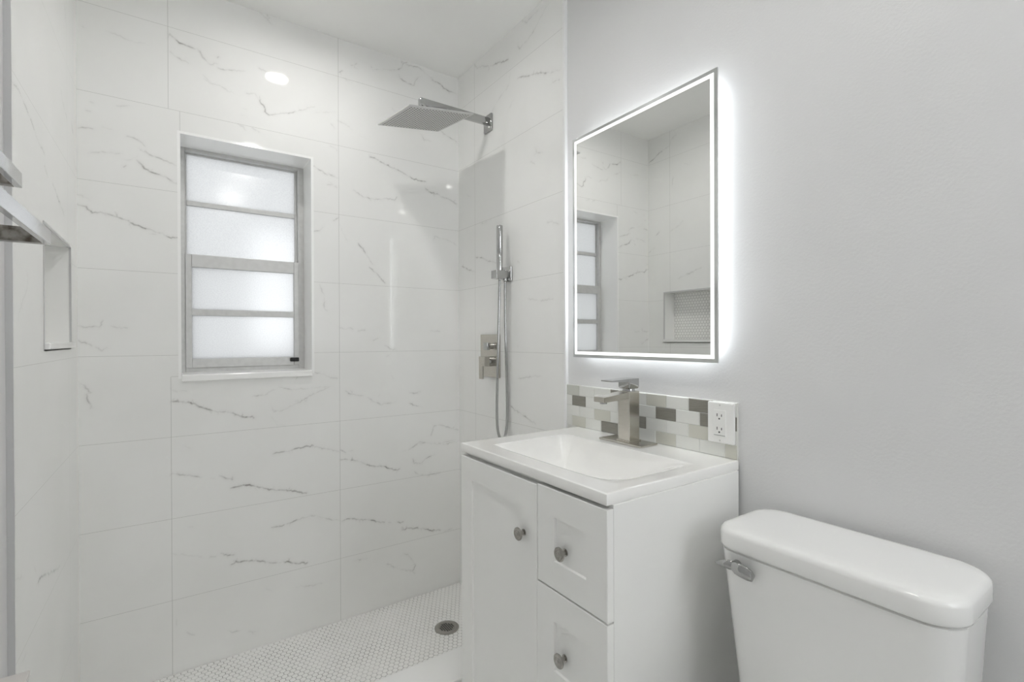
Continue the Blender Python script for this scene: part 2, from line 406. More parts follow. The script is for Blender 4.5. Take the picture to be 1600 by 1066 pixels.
def vein_field(uu, zz, text):
    """grey vein strength at every grid point of a wall"""
    F = np.zeros((len(zz), len(uu)), np.float32)
    def stroke(a, b, s):
        R = .026
        i0, i1 = np.searchsorted(uu, [min(a[0], b[0])-R, max(a[0], b[0])+R])
        j0, j1 = np.searchsorted(zz, [min(a[1], b[1])-R, max(a[1], b[1])+R])
        if i1 <= i0 or j1 <= j0: return
        U, Z = np.meshgrid(uu[i0:i1], zz[j0:j1]); d = b-a; l2 = max(d@d, 1e-9)
        tt = np.clip(((U-a[0])*d[0] + (Z-a[1])*d[1])/l2, 0, 1)
        D = np.hypot(U-a[0]-tt*d[0], Z-a[1]-tt*d[1])
        w = .0013 + .0013*s
        v = s*.98*np.exp(-(D/w)**2) + s*.15*np.exp(-(D/.009)**2)
        F[j0:j1, i0:i1] = np.maximum(F[j0:j1, i0:i1], v)
    for line in text.strip().splitlines():
        t = line.split(); s = float(t[0]); P = np.array([[float(q) for q in a.split(',')] for a in t[1:]])
        Q = [P[0]]                                  # crinkle the trace a little
        for a, b in zip(P, P[1:]):
            L = np.hypot(*(b-a)); n = max(1, int(L/.007))
            for k in range(1, n+1):
                q = a + (b-a)*k/n
                if k < n: q = q + rng.normal(0, .0017, 2)
                Q.append(q)
        m = len(Q)-1; g = 1.0
        for k in range(m):
            g = min(max(g + rng.normal(0, .25), .5), 1.2)      # strength wanders along the vein
            ends = min(1, (min(k, m-1-k)+1)/3)
            stroke(Q[k], Q[k+1], s*g*(.5+.5*ends))
            if s > .38 and rng.random() < .22*s:                  # short side wisps
                an = rng.uniform(0, 2*np.pi); l = rng.uniform(.006, .02)
                mid = Q[k] + .5*l*np.array([np.cos(an), np.sin(an)]) + rng.normal(0, .002, 2)
                stroke(Q[k], mid, s*.55); stroke(mid, Q[k] + l*np.array([np.cos(an+.4), np.sin(an+.4)]), s*.3)
    return F

def tile_wall(name, axis, const, u0, u1, z0, z1, vlines, hlines, hole, veins, res=.0025, g=.0007):
    """large-format tile wall facing the room; joints are real strips of the mesh"""
    def axis_pts(a, b, specials):
        sp = sorted(set([round(a, 5), round(b, 5)] + [round(s, 5) for s in specials if a < s < b]))
        base = np.arange(a, b, res); S = np.array(sp)
        keep = np.min(np.abs(base[:, None]-S[None]), 1) > res*.4
        return np.unique(np.concatenate([base[keep], S]))
    us = [h for v in vlines for h in (v[0]-g, v[0]+g)]; gh = g*.75; zs = [h for v in hlines for h in (v[0]-gh, v[0]+gh)]
    if hole: us += [hole[0], hole[1]]; zs += [hole[2], hole[3]]
    uu = axis_pts(u0, u1, us); zz = axis_pts(z0, z1, zs)
    F = vein_field(uu, zz, veins)
    U, Z = np.meshgrid(uu, zz); nu, nz = len(uu), len(zz)
    co = np.zeros((nz*nu, 3), np.float32); co[:, axis] = const; co[:, 1-axis] = U.ravel(); co[:, 2] = Z.ravel()
    j, i = np.meshgrid(np.arange(nz-1), np.arange(nu-1), indexing='ij')
    cu = (uu[:-1]+uu[1:])/2; cz = (zz[:-1]+zz[1:])/2; CU, CZ = np.meshgrid(cu, cz)
    G = np.zeros(CU.shape, bool)
    for v, a, b in vlines: G |= (abs(CU-v) < g) & (CZ > a) & (CZ < b)
    for h, a, b in hlines: G |= (abs(CZ-h) < gh) & (CU > a) & (CU < b)
    K = np.ones(CU.shape, bool)
    if hole: K = ~((CU > hole[0]) & (CU < hole[1]) & (CZ > hole[2]) & (CZ < hole[3]))
    a = j*nu+i; quads = np.stack([a, a+1, a+nu+1, a+nu], -1)[K]; mi = G[K].astype(np.int32)
    if (axis == 0) == (const < 0): pass
    flip = (axis == 1) or (axis == 0 and const > 0)     # face into the room
    if axis == 0 and const > 0: quads = quads[:, ::-1]
    if axis == 0 and const < 0: quads = quads
    me = bpy.data.meshes.new(name); nf = len(quads)
    me.vertices.add(len(co)); me.vertices.foreach_set('co', co.ravel())
    me.loops.add(nf*4); me.loops.foreach_set('vertex_index', quads.ravel().astype(np.int32))
    me.polygons.add(nf); me.polygons.foreach_set('loop_start', np.arange(0, nf*4, 4, dtype=np.int32))
    me.polygons.foreach_set('material_index', mi)
    at = me.attributes.new('vein', 'FLOAT', 'POINT'); at.data.foreach_set('value', F.ravel())
    me.materials.append(MARBLE); me.materials.append(GROUT)
    me.update(calc_edges=True); me.validate()
    o = bpy.data.objects.new(name, me); COL.objects.link(o)
    return o

ROWS = [.279, .587, .895, 1.203, 1.511, 1.819, 2.127, 2.435]
WX0, WX1, WZ0, WZ1 = .0245, .4935, 1.124, 2.043         # window opening
hl = [(z, XL, WX0 if WZ0 < z < WZ1 else XR) for z in ROWS] + [(z, WX1, XR) for z in ROWS if WZ0 < z < WZ1] + [(1.1225, -.009, WX0)]
vl = [(.611, 0, ZC), (-.012, 2.127, ZC), (.0238, 2.043, 2.127), (-.009, 0, 1.1225)]
struct(tile_wall('wall_back', 1, YB, XL-.012, XR+.012, -.02, ZC, vl, hl, (WX0, WX1, WZ0, WZ1), VEINS_BACK))
struct(tile_wall('wall_right_tiled', 0, XR, YT, YB, -.02, ZC, [(2.077, 0, ZC)], [(z, YT, YB) for z in ROWS], None, VEINS_RIGHT, res=.003))
NY0, NY1, NZ0, NZ1 = 1.712, 2.112, 1.236, 1.559         # niche opening
hl = [(z, YT, YB if not NZ0 < z < NZ1 else NY0) for z in ROWS] + [(z, NY1, YB) for z in ROWS if NZ0 < z < NZ1]
struct(tile_wall('wall_left_tiled', 0, XL, YT, YB, -.02, ZC, [(2.065, NZ1, ZC), (2.065, 0, NZ0)], hl, (NY0, NY1, NZ0, NZ1), VEINS_LEFT, res=.003))

# plaster and masonry behind the tiles, painted walls
def slab(name, a, b, m, label=None):
    bm = bm_new(); box(bm, a, b); return struct(obj(name, bm, m), label)
bm = bm_new()
for a, b in (((XL-.2, YB+.004, -.2), (WX0-.008, YB+.2, ZC+.1)), ((WX1+.008, YB+.004, -.2), (XR+.2, YB+.2, ZC+.1)),
             ((WX0-.008, YB+.004, -.2), (WX1+.008, YB+.2, WZ0-.012)), ((WX0-.008, YB+.004, WZ1+.008), (WX1+.008, YB+.2, ZC+.1))):
    box(bm, a, b)
struct(obj('wall_back_masonry', bm, PAINT))
slab('wall_right', (PXR, YF-.1, -.2), (PXR+.15, YB+.004, ZC+.1), PAINT)
bm = bm_new()
box(bm, (PXL-.15, YF-.1, -.2), (PXL, YT, ZC+.1))
for a, b in (((NY1+.004, -.2), (YB+.004, ZC+.1)), ((YT, -.2), (NY0-.004, ZC+.1)), ((NY0-.004, -.2), (NY1+.004, NZ0-.004)), ((NY0-.004, NZ1+.004), (NY1+.004, ZC+.1))):
    box(bm, (PXL-.15, a[0], a[1]), (PXL, b[0], b[1]))
box(bm, (PXL-.15, NY0-.004, NZ0-.004), (XL-.112, NY1+.004, NZ1+.004))
struct(obj('wall_left', bm, PAINT))
slab('ceiling', (PXL-.15, YF-.1, ZC), (PXR+.15, YB+.2, ZC+.1), CEIL)
# front wall behind the camera with a made-up window added for fill light, closed door in the left wall
FX0, FX1, FZ0, FZ1 = .66, 1.19, 1.14, 2.46
bm = bm_new()
box(bm, (PXL, YF-.1, -.2), (FX0, YF, ZC)); box(bm, (FX1, YF-.1, -.2), (PXR, YF, ZC)); box(bm, (FX0, YF-.1, FZ1), (FX1, YF, ZC)); box(bm, (FX0, YF-.1, -.2), (FX1, YF, FZ0))
struct(obj('wall_front', bm, PAINT))
w2 = struct(empty('added_fill_window', ((FX0+FX1)/2, YF, FZ0)))  # invented opening, lets extra daylight onto the vanity side
bm = bm_new()
for a, b in (((FX0, FZ0), (FX0+.03, FZ1)), ((FX1-.03, FZ0), (FX1, FZ1)), ((FX0+.03, FZ0), (FX1-.03, FZ0+.03)), ((FX0+.03, FZ1-.03), (FX1-.03, FZ1)), ((FX0+.03, 1.78), (FX1-.03, 1.81))):
    box(bm, (a[0], YF-.09, a[1]), (b[0], YF-.05, b[1]), .002)
obj('window_frame', bm, TRIM, w2)
bm = bm_new(); box(bm, (FX0, YF-.05, FZ0-.012), (FX1, YF+.02, FZ0), .002); obj('window_sill', bm, TRIM, w2)
for a, b in ((FZ0+.03, 1.78), (1.81, FZ1-.03)):
    bm = bm_new(); box(bm, (FX0+.03, YF-.072, a), (FX1-.03, YF-.068, b)); obj('pane', bm, CLEAR, w2)
DY0, DY1, DZ = -.88, -.14, 2.08
bm = bm_new()
box(bm, (PXL, DY0-.06, ZF), (PXL+.014, DY0, DZ+.06), .003); box(bm, (PXL, DY1, ZF), (PXL+.014, DY1+.06, DZ+.06), .003); box(bm, (PXL, DY0, DZ), (PXL+.014, DY1, DZ+.06), .003)
box(bm, (PXL, DY0+.003, ZF+.008), (PXL+.006, DY1-.003, DZ-.003), .002)
d1 = struct(obj('door_1', bm, TRIM), 'white closed door and casing in the left wall')
bm = bm_new(); lathe(bm, (PXL+.006, DY1-.07, 1.0), (1, 0, 0), [(0, .032), (.006, .032), (.008, .012), (.035, .012), (.042, .024), (.058, .027), (.068, .020), (.070, .004)], 24); obj('door_handle', bm, CHROME, d1, 40)

# bathroom floor, curb, shower floor of hexagon mosaic
slab('floor', (PXL, YF-.1, -.15), (PXR, YT, ZF), FLOORT)
bm = bm_new(); box(bm, (XL+.001, YT, -.05), (XR-.001, 1.565, .15), .004); struct(obj('trim_1', bm, STONE), 'white shower curb')
HEXP = .0213
def hexes(bm, pt, u0, u1, v0, v1, p, gap, h, mi):
    """hexagon mosaic clipped to a rectangle; pt(u,v,h) -> point"""
    R = (p-gap)/math.sqrt(3); row = p*math.sqrt(3)/2; j = 0; v = v0
    while v < v1 + R:
        u = u0 + (p/2 if j % 2 else 0)
        while u < u1 + R:
            if True:
                rings = []
                for s, hh in ((1, 0), (1, h*.55), (.9, h), ):
                    rings.append([pt(min(max(u + R*s*math.sin(math.radians(60*k)), u0), u1), min(max(v + R*s*math.cos(math.radians(60*k)), v0), v1), hh) for k in range(6)])
                us = [q for q in rings[0]]
                if (Vector(us[0])-Vector(us[3])).length > .004 and (Vector(us[1])-Vector(us[4])).length > .004 and (Vector(us[2])-Vector(us[5])).length > .004:
                    loft(bm, rings, cap0=False, mi=mi)
            u += p
        v += row; j += 1
bm = bm_new(); box(bm, (XL, 1.5, -.06), (XR, YB, 0))
hexes(bm, lambda u, v, h: (u, v, h), XL+.001, XR-.001, 1.567, YB-.001, HEXP, .0023, .0012, 1)
struct(obj('shower_floor', bm, [FGROUT, HEX]), 'white hexagon mosaic shower floor with grey grout')

# recessed shelf in the left wall
ND = XL-.102
bm = bm_new()
t = .004
box(bm, (ND, NY1-.0, NZ0), (XL, NY1+t, NZ1)); box(bm, (ND, NY0-t, NZ0), (XL, NY0, NZ1)); box(bm, (ND, NY0, NZ1), (XL, NY1, NZ1+t))
box(bm, (ND, NY0, NZ0-t), (XL, NY1, NZ0))
box(bm, (ND-.008, NY0-t, NZ0-t), (ND, NY1+t, NZ1+t), mi=1)
hexes(bm, lambda u, v, h: (ND+h, u, v), NY0+.001, NY1-.001, NZ0+.02, NZ1-.001, .0208, .0026, .0012, 2)
struct(obj('wall_niche', bm, [MARBLE, GROUT, HEX]), 'recessed shower shelf with hexagon mosaic back')
bm = bm_new()
box(bm, (XL-.004, NY1-.001, NZ0), (XL+.0015, NY1+.006, NZ1+.006)); box(bm, (XL-.004, NY0-.006, NZ0), (XL+.0015, NY0+.001, NZ1+.006)); box(bm, (XL-.004, NY0, NZ1-.001), (XL+.0015, NY1, NZ1+.006))
struct(obj('trim_2', bm, GREYTRIM), 'metal edging around the shower shelf')
bm = bm_new(); box(bm, (ND+.002, NY0, NZ0), (XL+.012, NY1+.004, NZ0+.018), .003); struct(obj('trim_3', bm, STONE), 'white stone ledge of the shower shelf')
# tile ends
bm = bm_new(); box(bm, (PXR+.003, YT-.013, -.0), (XR-.004, YT, ZC), .002); struct(obj('trim_4', bm, TRIM), 'white edge strip where the shower tiles end')
bm = bm_new(); box(bm, (PXL-.002, YT-.004, -.0), (XL+.001, YT, ZC)); struct(obj('trim_5', bm, GREYTRIM), 'grey tile edge on the left wall')

# ------------------------------------------------------------------ window
FY = YB+.15
win = struct(empty('window_1', ((WX0+WX1)/2, FY, WZ0)))
bm = bm_new()
box(bm, (WX0-.01, YB-.001, WZ0-.01), (WX0, YB+.2, WZ1+.01)); box(bm, (WX1, YB-.001, WZ0-.01), (WX1+.01, YB+.2, WZ1+.01)); box(bm, (WX0, YB-.001, WZ1), (WX1, YB+.2, WZ1+.01))
obj('window_lining', bm, LINING, win)
bm = bm_new(); box(bm, (WX0+.0005, YB-.012, WZ0-.022), (WX1+.001, YB+.2, WZ0+.004), .004); obj('window_sill', bm, LINING, win)
bm = bm_new()
def frame(bm, x0, x1, z0, z1, y0, y1, w, bev=.0015):
    l, r, b, t = w
    box(bm, (x0, y0, z0), (x0+l, y1, z1), bev); box(bm, (x1-r, y0, z0), (x1, y1, z1), bev)
    box(bm, (x0+l, y0, z1-t), (x1-r, y1, z1), bev); box(bm, (x0+l, y0, z0), (x1-r, y1, z0+b), bev)
frame(bm, WX0-.003, WX1+.003, WZ0+.002, WZ1+.003, FY, FY+.05, (.019, .027, .020, .016))
obj('window_frame', bm, ALU, win)
bm = bm_new(); frame(bm, .0405, .4700, 1.575, 2.031, FY+.024, FY+.040, (.006, .010, .028, .006)); obj('upper_sash', bm, ALU, win)
bm = bm_new(); frame(bm, .0405, .4700, 1.146, 1.611, FY-.006, FY+.020, (.022, .020, .036, .052), .002); obj('lower_sash', bm, ALU, win)
bm = bm_new(); box(bm, (.0465, FY+.022, 1.815), (.460, FY+.038, 1.834), .001); obj('muntin', bm, ALU, win)
bm = bm_new(); box(bm, (.0625, FY-.003, 1.361), (.450, FY+.012, 1.386), .001); obj('muntin', bm, ALU, win)
for x0, x1, z0, z1, y in ((.046, .461, 1.834, 2.026, .032), (.046, .461, 1.60, 1.815, .032), (.062, .4505, 1.386, 1.560, .006), (.062, .4505, 1.181, 1.361, .006)):
    bm = bm_new(); box(bm, (x0, FY+y-.002, z0), (x1, FY+y+.002, z1)); obj('pane', bm, FROST, win)
bm = bm_new(); box(bm, (.432, FY-.020, 1.162), (.468, FY-.006, 1.180), .003); box(bm, (.440, FY-.026, 1.166), (.452, FY-.018, 1.176), .002); obj('latch', bm, SLOT, win)

# ------------------------------------------------------------------ ceiling lamps (seen as reflections in the tiles)
for x, y, lab in ((.44, 1.745, 'round recessed ceiling lamp over the shower, mirrored in the window wall tiles'), (.445, .66, 'round recessed ceiling lamp in front of the vanity mirror, outside the shower'),
                  (.445, -.425, 'round recessed ceiling lamp nearest the entrance door, glowing in the frosted window glass')):
    t = empty('recessed_lamp', (x, y, ZC), lab, 'ceiling lamp')
    bm = bm_new(); loft(bm, [ring((x, y, ZC), .078, (0, 0, 1), 40), ring((x, y, ZC-.004), .078, (0, 0, 1), 40), ring((x, y, ZC-.011), .058, (0, 0, 1), 40), ring((x, y, ZC-.011), .052, (0, 0, 1), 40), ring((x, y, ZC-.002), .050, (0, 0, 1), 40)], cap0=False, cap1=False)
    obj('trim_ring', bm, WHITE, t, 40)
    bm = bm_new(); bm.faces.new([bm.verts.new(p) for p in ring((x, y, ZC-.003), .046, (0, 0, -1), 40)]); obj('lens', bm, LAMPM, t)

# ------------------------------------------------------------------ mirror with edge lighting
MX, MY0, MY1, MZ0, MZ1 = 1.186, .7575, 1.3325, 1.193, 1.975
mir = empty('mirror', (PXR, (MY0+MY1)/2, MZ0), 'rectangular backlit mirror with glowing edge above the vanity', 'mirror')
bm = bm_new(); box(bm, (MX, MY0, MZ0), (MX+.005, MY1, MZ1), .0006); obj('mirror_border', bm, MIRBAND, mir)
def ringbox(bm, x0, x1, y0, y1, z0, z1, w):
    box(bm, (x0, y0, z0), (x1, y0+w, z1)); box(bm, (x0, y1-w, z0), (x1, y1, z1)); box(bm, (x0, y0+w, z0), (x1, y1-w, z0+w)); box(bm, (x0, y0+w, z1-w), (x1, y1-w, z1))
bm = bm_new(); ringbox(bm, MX-.0006, MX+.001, MY0+.0105, MY1-.0105, MZ0+.0105, MZ1-.0105, .0105); obj('light_strip', bm, LEDW, mir)
bm = bm_new(); box(bm, (MX-.0005, MY0+.021, MZ0+.021), (MX+.001, MY1-.021, MZ1-.021)); obj('mirror_glass', bm, MIRROR, mir)
bm = bm_new(); box(bm, (MX+.005, MY0+.038, MZ0+.038), (PXR-.004, MY1-.038, MZ1-.038)); obj('backing_box', bm, WHITE, mir)
bm = bm_new(); ringbox(bm, MX+.0055, MX+.0175, MY0+.028, MY1-.028, MZ0+.028, MZ1-.028, .0095); obj('back_light', bm, LEDG, mir)
mir.rotation_euler.z = -.0079

# ------------------------------------------------------------------ mosaic backsplash
bm = bm_new(); SX = XR+.001
box(bm, (SX+.0012, .725, .925), (PXR, 1.4035, 1.0885))
R1 = [1.4035, 1.3337, 1.2565, 1.1795, 1.1025, 1.0265, .9495, .8725, .7955, .725]
R2 = [1.4035, 1.3733, 1.3003, 1.223, 1.145, 1.068, .990, .9156, .8365, .76, .725]
W_, C_, G_, D_ = 1, 2, 3, 4
pat = [(R1, [G_, W_, W_, D_, W_, C_, W_, D_, W_]), (R2, [W_, D_, W_, W_, W_, W_, D_, W_, D_, D_]),
       (R1, [W_, W_, C_, W_, D_, W_, W_, C_, W_]), (R2, [W_, C_, W_, D_, W_, W_, C_, W_, W_, C_])]
for k, (R, cs) in enumerate(pat):
    z1 = 1.0875-.0375*k
    for (a, b), c in zip(zip(R, R[1:]), cs):
        box(bm, (SX, b+.0008, z1-.0367), (SX+.004, a-.0008, z1), .0008, 1, mi=c)
tag(obj('backsplash', bm, [SGROUT, GLASSW, GLASSC, GLASSG, GLASSD], at=(SX, 1.06, .938)), 'low strip of white, cream and taupe glass brick mosaic behind the sink', 'backsplash')

# ------------------------------------------------------------------ outlet
OX = SX-.011; OY = .0045
t = empty('wall_outlet', (SX, .762+OY, .977), 'white double electrical outlet at the right end of the mosaic strip', 'outlet')
bm = bm_new(); box(bm, (OX, .7235+OY, .977), (SX, .7995+OY, 1.0865), .003); obj('cover_plate', bm, WHITE, t)
rc_bm = bm_new(); box(rc_bm, (OX-.002, .745+OY, .996), (OX+.002, .780+OY, 1.066), .001)
rc = obj('receptacle', rc_bm, WHITE, t)
for zc in (1.049, 1.013):
    bm = bm_new()
    box(bm, (OX-.0026, .7685+OY, zc-.0005), (OX, .7703+OY, zc+.0075)); box(bm, (OX-.0026, .7555+OY, zc-.0002), (OX, .7573+OY, zc+.0062))
    lathe(bm, (OX-.0026, .763+OY, zc-.0062), (1, 0, 0), [(0, .0022), (.003, .0022)], 12)
    obj('slot', bm, SLOT, rc)
bm = bm_new(); box(bm, (OX-.0026, .746+OY, .998), (OX, .779+OY, .9988)); obj('slot', bm, SLOT, rc)
for z in (.9845, 1.079):
    bm = bm_new(); lathe(bm, (OX+.001, .7625+OY, z), (-1, 0, 0), [(0, .0024), (.0016, .0022), (.002, .001)], 12); obj('screw', bm, PLATE, t, 40)

# ------------------------------------------------------------------ rain shower head on its wall arm
t = empty('rain_shower', (XR, 1.945, 2.262), 'square chrome rain shower head hanging from a flat wall arm', 'shower head')
bm = bm_new(); box(bm, (XR-.010, 1.912, 2.224), (XR, 1.979, 2.303), .004, 3); obj('flange', bm, CHROME, t, 40)
bm = bm_new(); box(bm, (.866, 1.932, 2.256), (XR-.006, 1.957, 2.288), .0035, 3); obj('arm', bm, CHROME, t, 40)
bm = bm_new(); lathe(bm, (.888, 1.940, 2.262), (0, 0, -1), [(0, .010), (.016, .010), (.018, .016), (.030, .019), (.042, .016), (.046, .012), (.050, .022), (.0575, .024)], 28); obj('ball_joint', bm, CHROME, t, 40)
HR = Matrix.Rotation(.0649, 3, 'Z') @ Matrix.Rotation(.0912, 3, 'X') @ Matrix.Rotation(-.1574, 3, 'Y'); HC = Vector((.890, 1.9375, 2.1975))
bm = bm_new(); box(bm, (-.150, -.150, 0), (.150, .150, .0055), .0012, 2)
for i in range(20):
    for j in range(20):
        x, y = -.1325+.2650*i/19, -.1325+.2650*j/19
        lathe(bm, (x, y, .0005), (0, 0, -1), [(0, .0028), (.0018, .0022)], 8, mi=1)
bmesh.ops.transform(bm, matrix=Matrix.Translation(HC) @ HR.to_4x4(), verts=bm.verts)
obj('head_plate', bm, [PLATE, mat('grey_rubber_nozzle', (.13, .13, .125), .6)], t)

# ------------------------------------------------------------------ hand shower, its holder, valve
t = empty('hand_shower_holder', (XR, 1.79, 1.545), 'square chrome wall elbow and cradle holding the stick hand shower', 'shower holder')
bm = bm_new(); box(bm, (XR-.008, 1.757, 1.512), (XR, 1.823, 1.578), .002); obj('flange', bm, CHROME, t)
bm = bm_new(); box(bm, (1.188, 1.772, 1.527), (XR-.004, 1.808, 1.561), .003); lathe(bm, (1.199, 1.79, 1.529), (0, 0, -1), [(0, .011), (.014, .011), (.016, .009)], 20); obj('elbow', bm, CHROME, t, 40)
bm = bm_new()
CX, CY = 1.171, 1.79
outer = rrect(1.140, 1.1925, 1.768, 1.812, .003, 0, 6); n = len(outer)
inner = [(CX+.0125*math.cos(a), CY+.0125*math.sin(a)) for a in [math.atan2(p[1]-CY, p[0]-CX) for p in outer]]
loft(bm, [[(p[0], p[1], z) for p in outer] for z in (1.522, 1.556)] , False, False)
loft(bm, [[(p[0], p[1], z) for p in inner] for z in (1.556, 1.522)], False, False)
for z in (1.556, 1.522): loft(bm, [[(p[0], p[1], z) for p in outer], [(p[0], p[1], z) for p in inner]], False, False)
bmesh.ops.remove_doubles(bm, verts=bm.verts, dist=1e-5)
obj('cradle', bm, CHROME, t, 40)
t = empty('hand_shower', (CX, CY, 1.52), 'slim chrome stick hand shower standing in its cradle with looped hose', 'hand shower')
bm = bm_new(); lathe(bm, (CX, CY, 1.520), (0, 0, 1), [(0, .008), (.003, .0095), (.036, .0115), (.038, .0135), (.110, .0138), (.111, .0132), (.112, .0138), (.231, .0138), (.234, .0125), (.235, .009)], 32); obj('wand', bm, CHROME, t, 35)
bm = bm_new()
hp = bez([(CX, CY, 1.522), (1.169, CY+.001, 1.44), (1.164, CY+.002, 1.25), (1.157, CY+.002, 1.05), (1.155, CY+.002, .93), (1.160, CY, .855), (1.181, CY-.002, .812), (1.201, CY-.002, .86), (1.2065, CY-.002, .95), (1.205, CY-.001, 1.08), (1.200, CY, 1.30), (1.1985, CY, 1.44), (1.199, CY, 1.5128)], 60)
d = 0; rad = []
for a, b in zip(hp, hp[1:]+[hp[-1]]):
    rad.append(.0058 + .00035*math.sin(d*2*math.pi/.0075)); d += (b-a).length
tube(bm, hp, rad, 12); obj('hose', bm, CHROME, t, 60)
t = empty('shower_valve', (XR, 1.9375, 1.182), 'rectangular brushed metal shower mixer plate with lever, behind the hose', 'shower valve')
bm = bm_new(); box(bm, (XR-.006, 1.855, 1.083), (XR, 2.020, 1.281), .0015); obj('wall_plate', bm, NICKEL, t)
bm = bm_new(); lathe(bm, (XR-.004, 1.915, 1.226), (-1, 0, 0), [(0, .013), (.026, .013)], 24); box(bm, (1.172, 1.898, 1.210), (1.189, 1.932, 1.243), .0015); obj('diverter_knob', bm, CHROME, t, 40)
hb = bm_new(); lathe(hb, (XR-.004, 1.912, 1.157), (-1, 0, 0), [(0, .023), (.034, .023)], 32); h = obj('handle', hb, CHROME, t, 40)
bm = bm_new(); box(bm, (1.150, 1.886, 1.136), (1.178, 1.936, 1.180), .0015); box(bm, (1.150, 1.907, 1.078), (1.160, 1.936, 1.138), .0015); obj('lever', bm, NICKEL, h)

# ------------------------------------------------------------------ floor drain
DC = (.974, 1.921)
t = empty('shower_drain', (DC[0], DC[1], 0), 'round grey metal drain with square holes in the shower floor', 'drain')
bm = bm_new(); lathe(bm, (*DC, .0), (0, 0, 1), [(0, .053), (.0035, .053), (.005, .050), (.0045, .036), (.0035, .034)], 40); obj('drain_ring', bm, KNOBM, t, 40)
bm = bm_new(); lathe(bm, (*DC, .0032), (0, 0, 1), [(0, .0345), (.0012, .0335)], 36)
for i in range(-3, 4):
    for j in range(-3, 4):
        x, y = i*.0088, j*.0088
        if math.hypot(x, y) < .029: box(bm, (DC[0]+x-.0031, DC[1]+y-.0031, .004), (DC[0]+x+.0031, DC[1]+y+.0031, .0047), mi=1)
obj('drain_grate', bm, [KNOBM, SLOT], t)

# ------------------------------------------------------------------ vanity cabinet
VX0, VX1, VY0, VY1, VZ = .751, 1.214, .7185, 1.343, .9125
t = empty('vanity_cabinet', ((VX0+VX1)/2, (VY0+VY1)/2, ZF), 'white shaker vanity cabinet with one door and two drawers', 'vanity')
bm = bm_new()
box(bm, (VX0, VY0, ZF), (VX1, VY0+.016, VZ), .001); box(bm, (VX0, VY1-.016, ZF), (VX1, VY1, VZ), .001)
box(bm, (VX1-.01, VY0+.016, ZF), (VX1, VY1-.016, VZ)); box(bm, (VX0, VY0+.016, ZF+.09), (VX1-.01, VY1-.016, ZF+.106))
box(bm, (VX0, VY0+.016, VZ-.030), (VX0+.018, VY1-.016, VZ-.001)); box(bm, (VX0+.05, VY0+.016, ZF), (VX0+.066, VY1-.016, ZF+.09))
box(bm, (VX0, .948, ZF+.1), (VX0+.018, .964, VZ-.03)); box(bm, (VX0, VY0+.016, .655), (VX0+.018, .948, .675))
obj('cabinet_body', bm, CABINET, t)
def shaker(name, y0, y1, z0, z1, fw_, knob, dep=.005):
    """framed front: a flat field set back behind bevelled frame edges"""
    bm = bm_new(); xf, xb = .733, .7505
    O = [(y0, z0), (y1, z0), (y1, z1), (y0, z1)]
    fy, fz = fw_
    I = [(y0+fy, z0+fz), (y1-fy, z0+fz), (y1-fy, z1-fz), (y0+fy, z1-fz)]
    I2 = [(y0+fy+.0025, z0+fz+.0025), (y1-fy-.0025, z0+fz+.0025), (y1-fy-.0025, z1-fz-.0025), (y0+fy+.0025, z1-fz-.0025)]
    O1 = [(y0+.0015, z0+.0015), (y1-.0015, z0+.0015), (y1-.0015, z1-.0015), (y0+.0015, z1-.0015)]
    loft(bm, [[(x, *q) for q in r] for x, r in ((xb, O), (xf+.0015, O), (xf, O1), (xf, I), (xf+dep, I2))])
    p = obj(name, bm, CABINET, t)
    ky, kz = knob; xs = xf + (dep if (y0+fy < ky < y1-fy and z0+fz < kz < z1-fz) else 0)
    kb = bm_new(); lathe(kb, (xs, ky, kz), (-1, 0, 0), [(0, .0085), (.002, .0085), (.0035, .0050), (.012, .0045), (.014, .0065), (.016, .0150), (.018, .0165), (.0205, .0162), (.022, .0140), (.0215, .0110), (.0215, .0100), (.0228, .0085), (.0225, .0060), (.0235, .0045), (.0242, .001)], 32)
    obj('knob', kb, KNOBM, p, 30)
    return p
shaker('door', .9583, 1.3425, ZF+.10, .9005, (.0655, .066), (1.012, .766))
shaker('drawer', .7195, .9553, .6695, .9045, (.064, .066), (.857, .768))
shaker('drawer', .7195, .9575, .405, .6655, (.064, .072), (.860, .523))
shaker('drawer', .7195, .9575, ZF+.10, .402, (.064, .072), (.860, .27))

# ------------------------------------------------------------------ vanity top with moulded basin
TX0, TX1, TY0, TY1, TZ = .7325, 1.2165, .7205, 1.3445, .938
bx0, bx1, by0, by1 = .805, 1.092, .772, 1.262
def basin(x, y):
    def s(d, w):
        k = min(max(d/w, 0), 1); return 1-(1-k)**2.2
    def soft(d, w):
        k = min(max(d/w, 0), 1); return k*k*(3-2*k)
    dx, dy, r = bx1-x, by1-y, .045                      # crisp rounded rim at the wall side, soft slopes to the front and right
    d = r-math.hypot(r-dx, r-dy) if dx < r and dy < r else min(dx, dy)
    e = min(max(d, 0)/.007, 1)
    a = s(d, .085)*soft(x-bx0+.012, .115)*soft(y-by0+.012, .25)
    return -.112*(a**.8)*e
def pts(a, b, sp, res):
    base = list(np.arange(a, b, res)) + [b] + [s+k*.0015 for s in sp for k in range(-1, 6)]
    base = sorted(q for q in base if a <= q <= b); out = [base[0]]
    for q in base[1:]:
        if q-out[-1] > .0009: out.append(q)
    return out
gx = pts(TX0+.003, TX1, [bx1-.008], .005); gy = pts(TY0+.003, TY1-.003, [by1-.008], .005)
bm = bm_new(); g = [[bm.verts.new((x, y, TZ+(basin(x, y) if bx0-.012 < x < bx1 and by0-.012 < y < by1 else 0))) for y in gy] for x in gx]
for i in range(len(gx)-1):
    for j in range(len(gy)-1): bm.faces.new((g[i][j], g[i+1][j], g[i+1][j+1], g[i][j+1]))
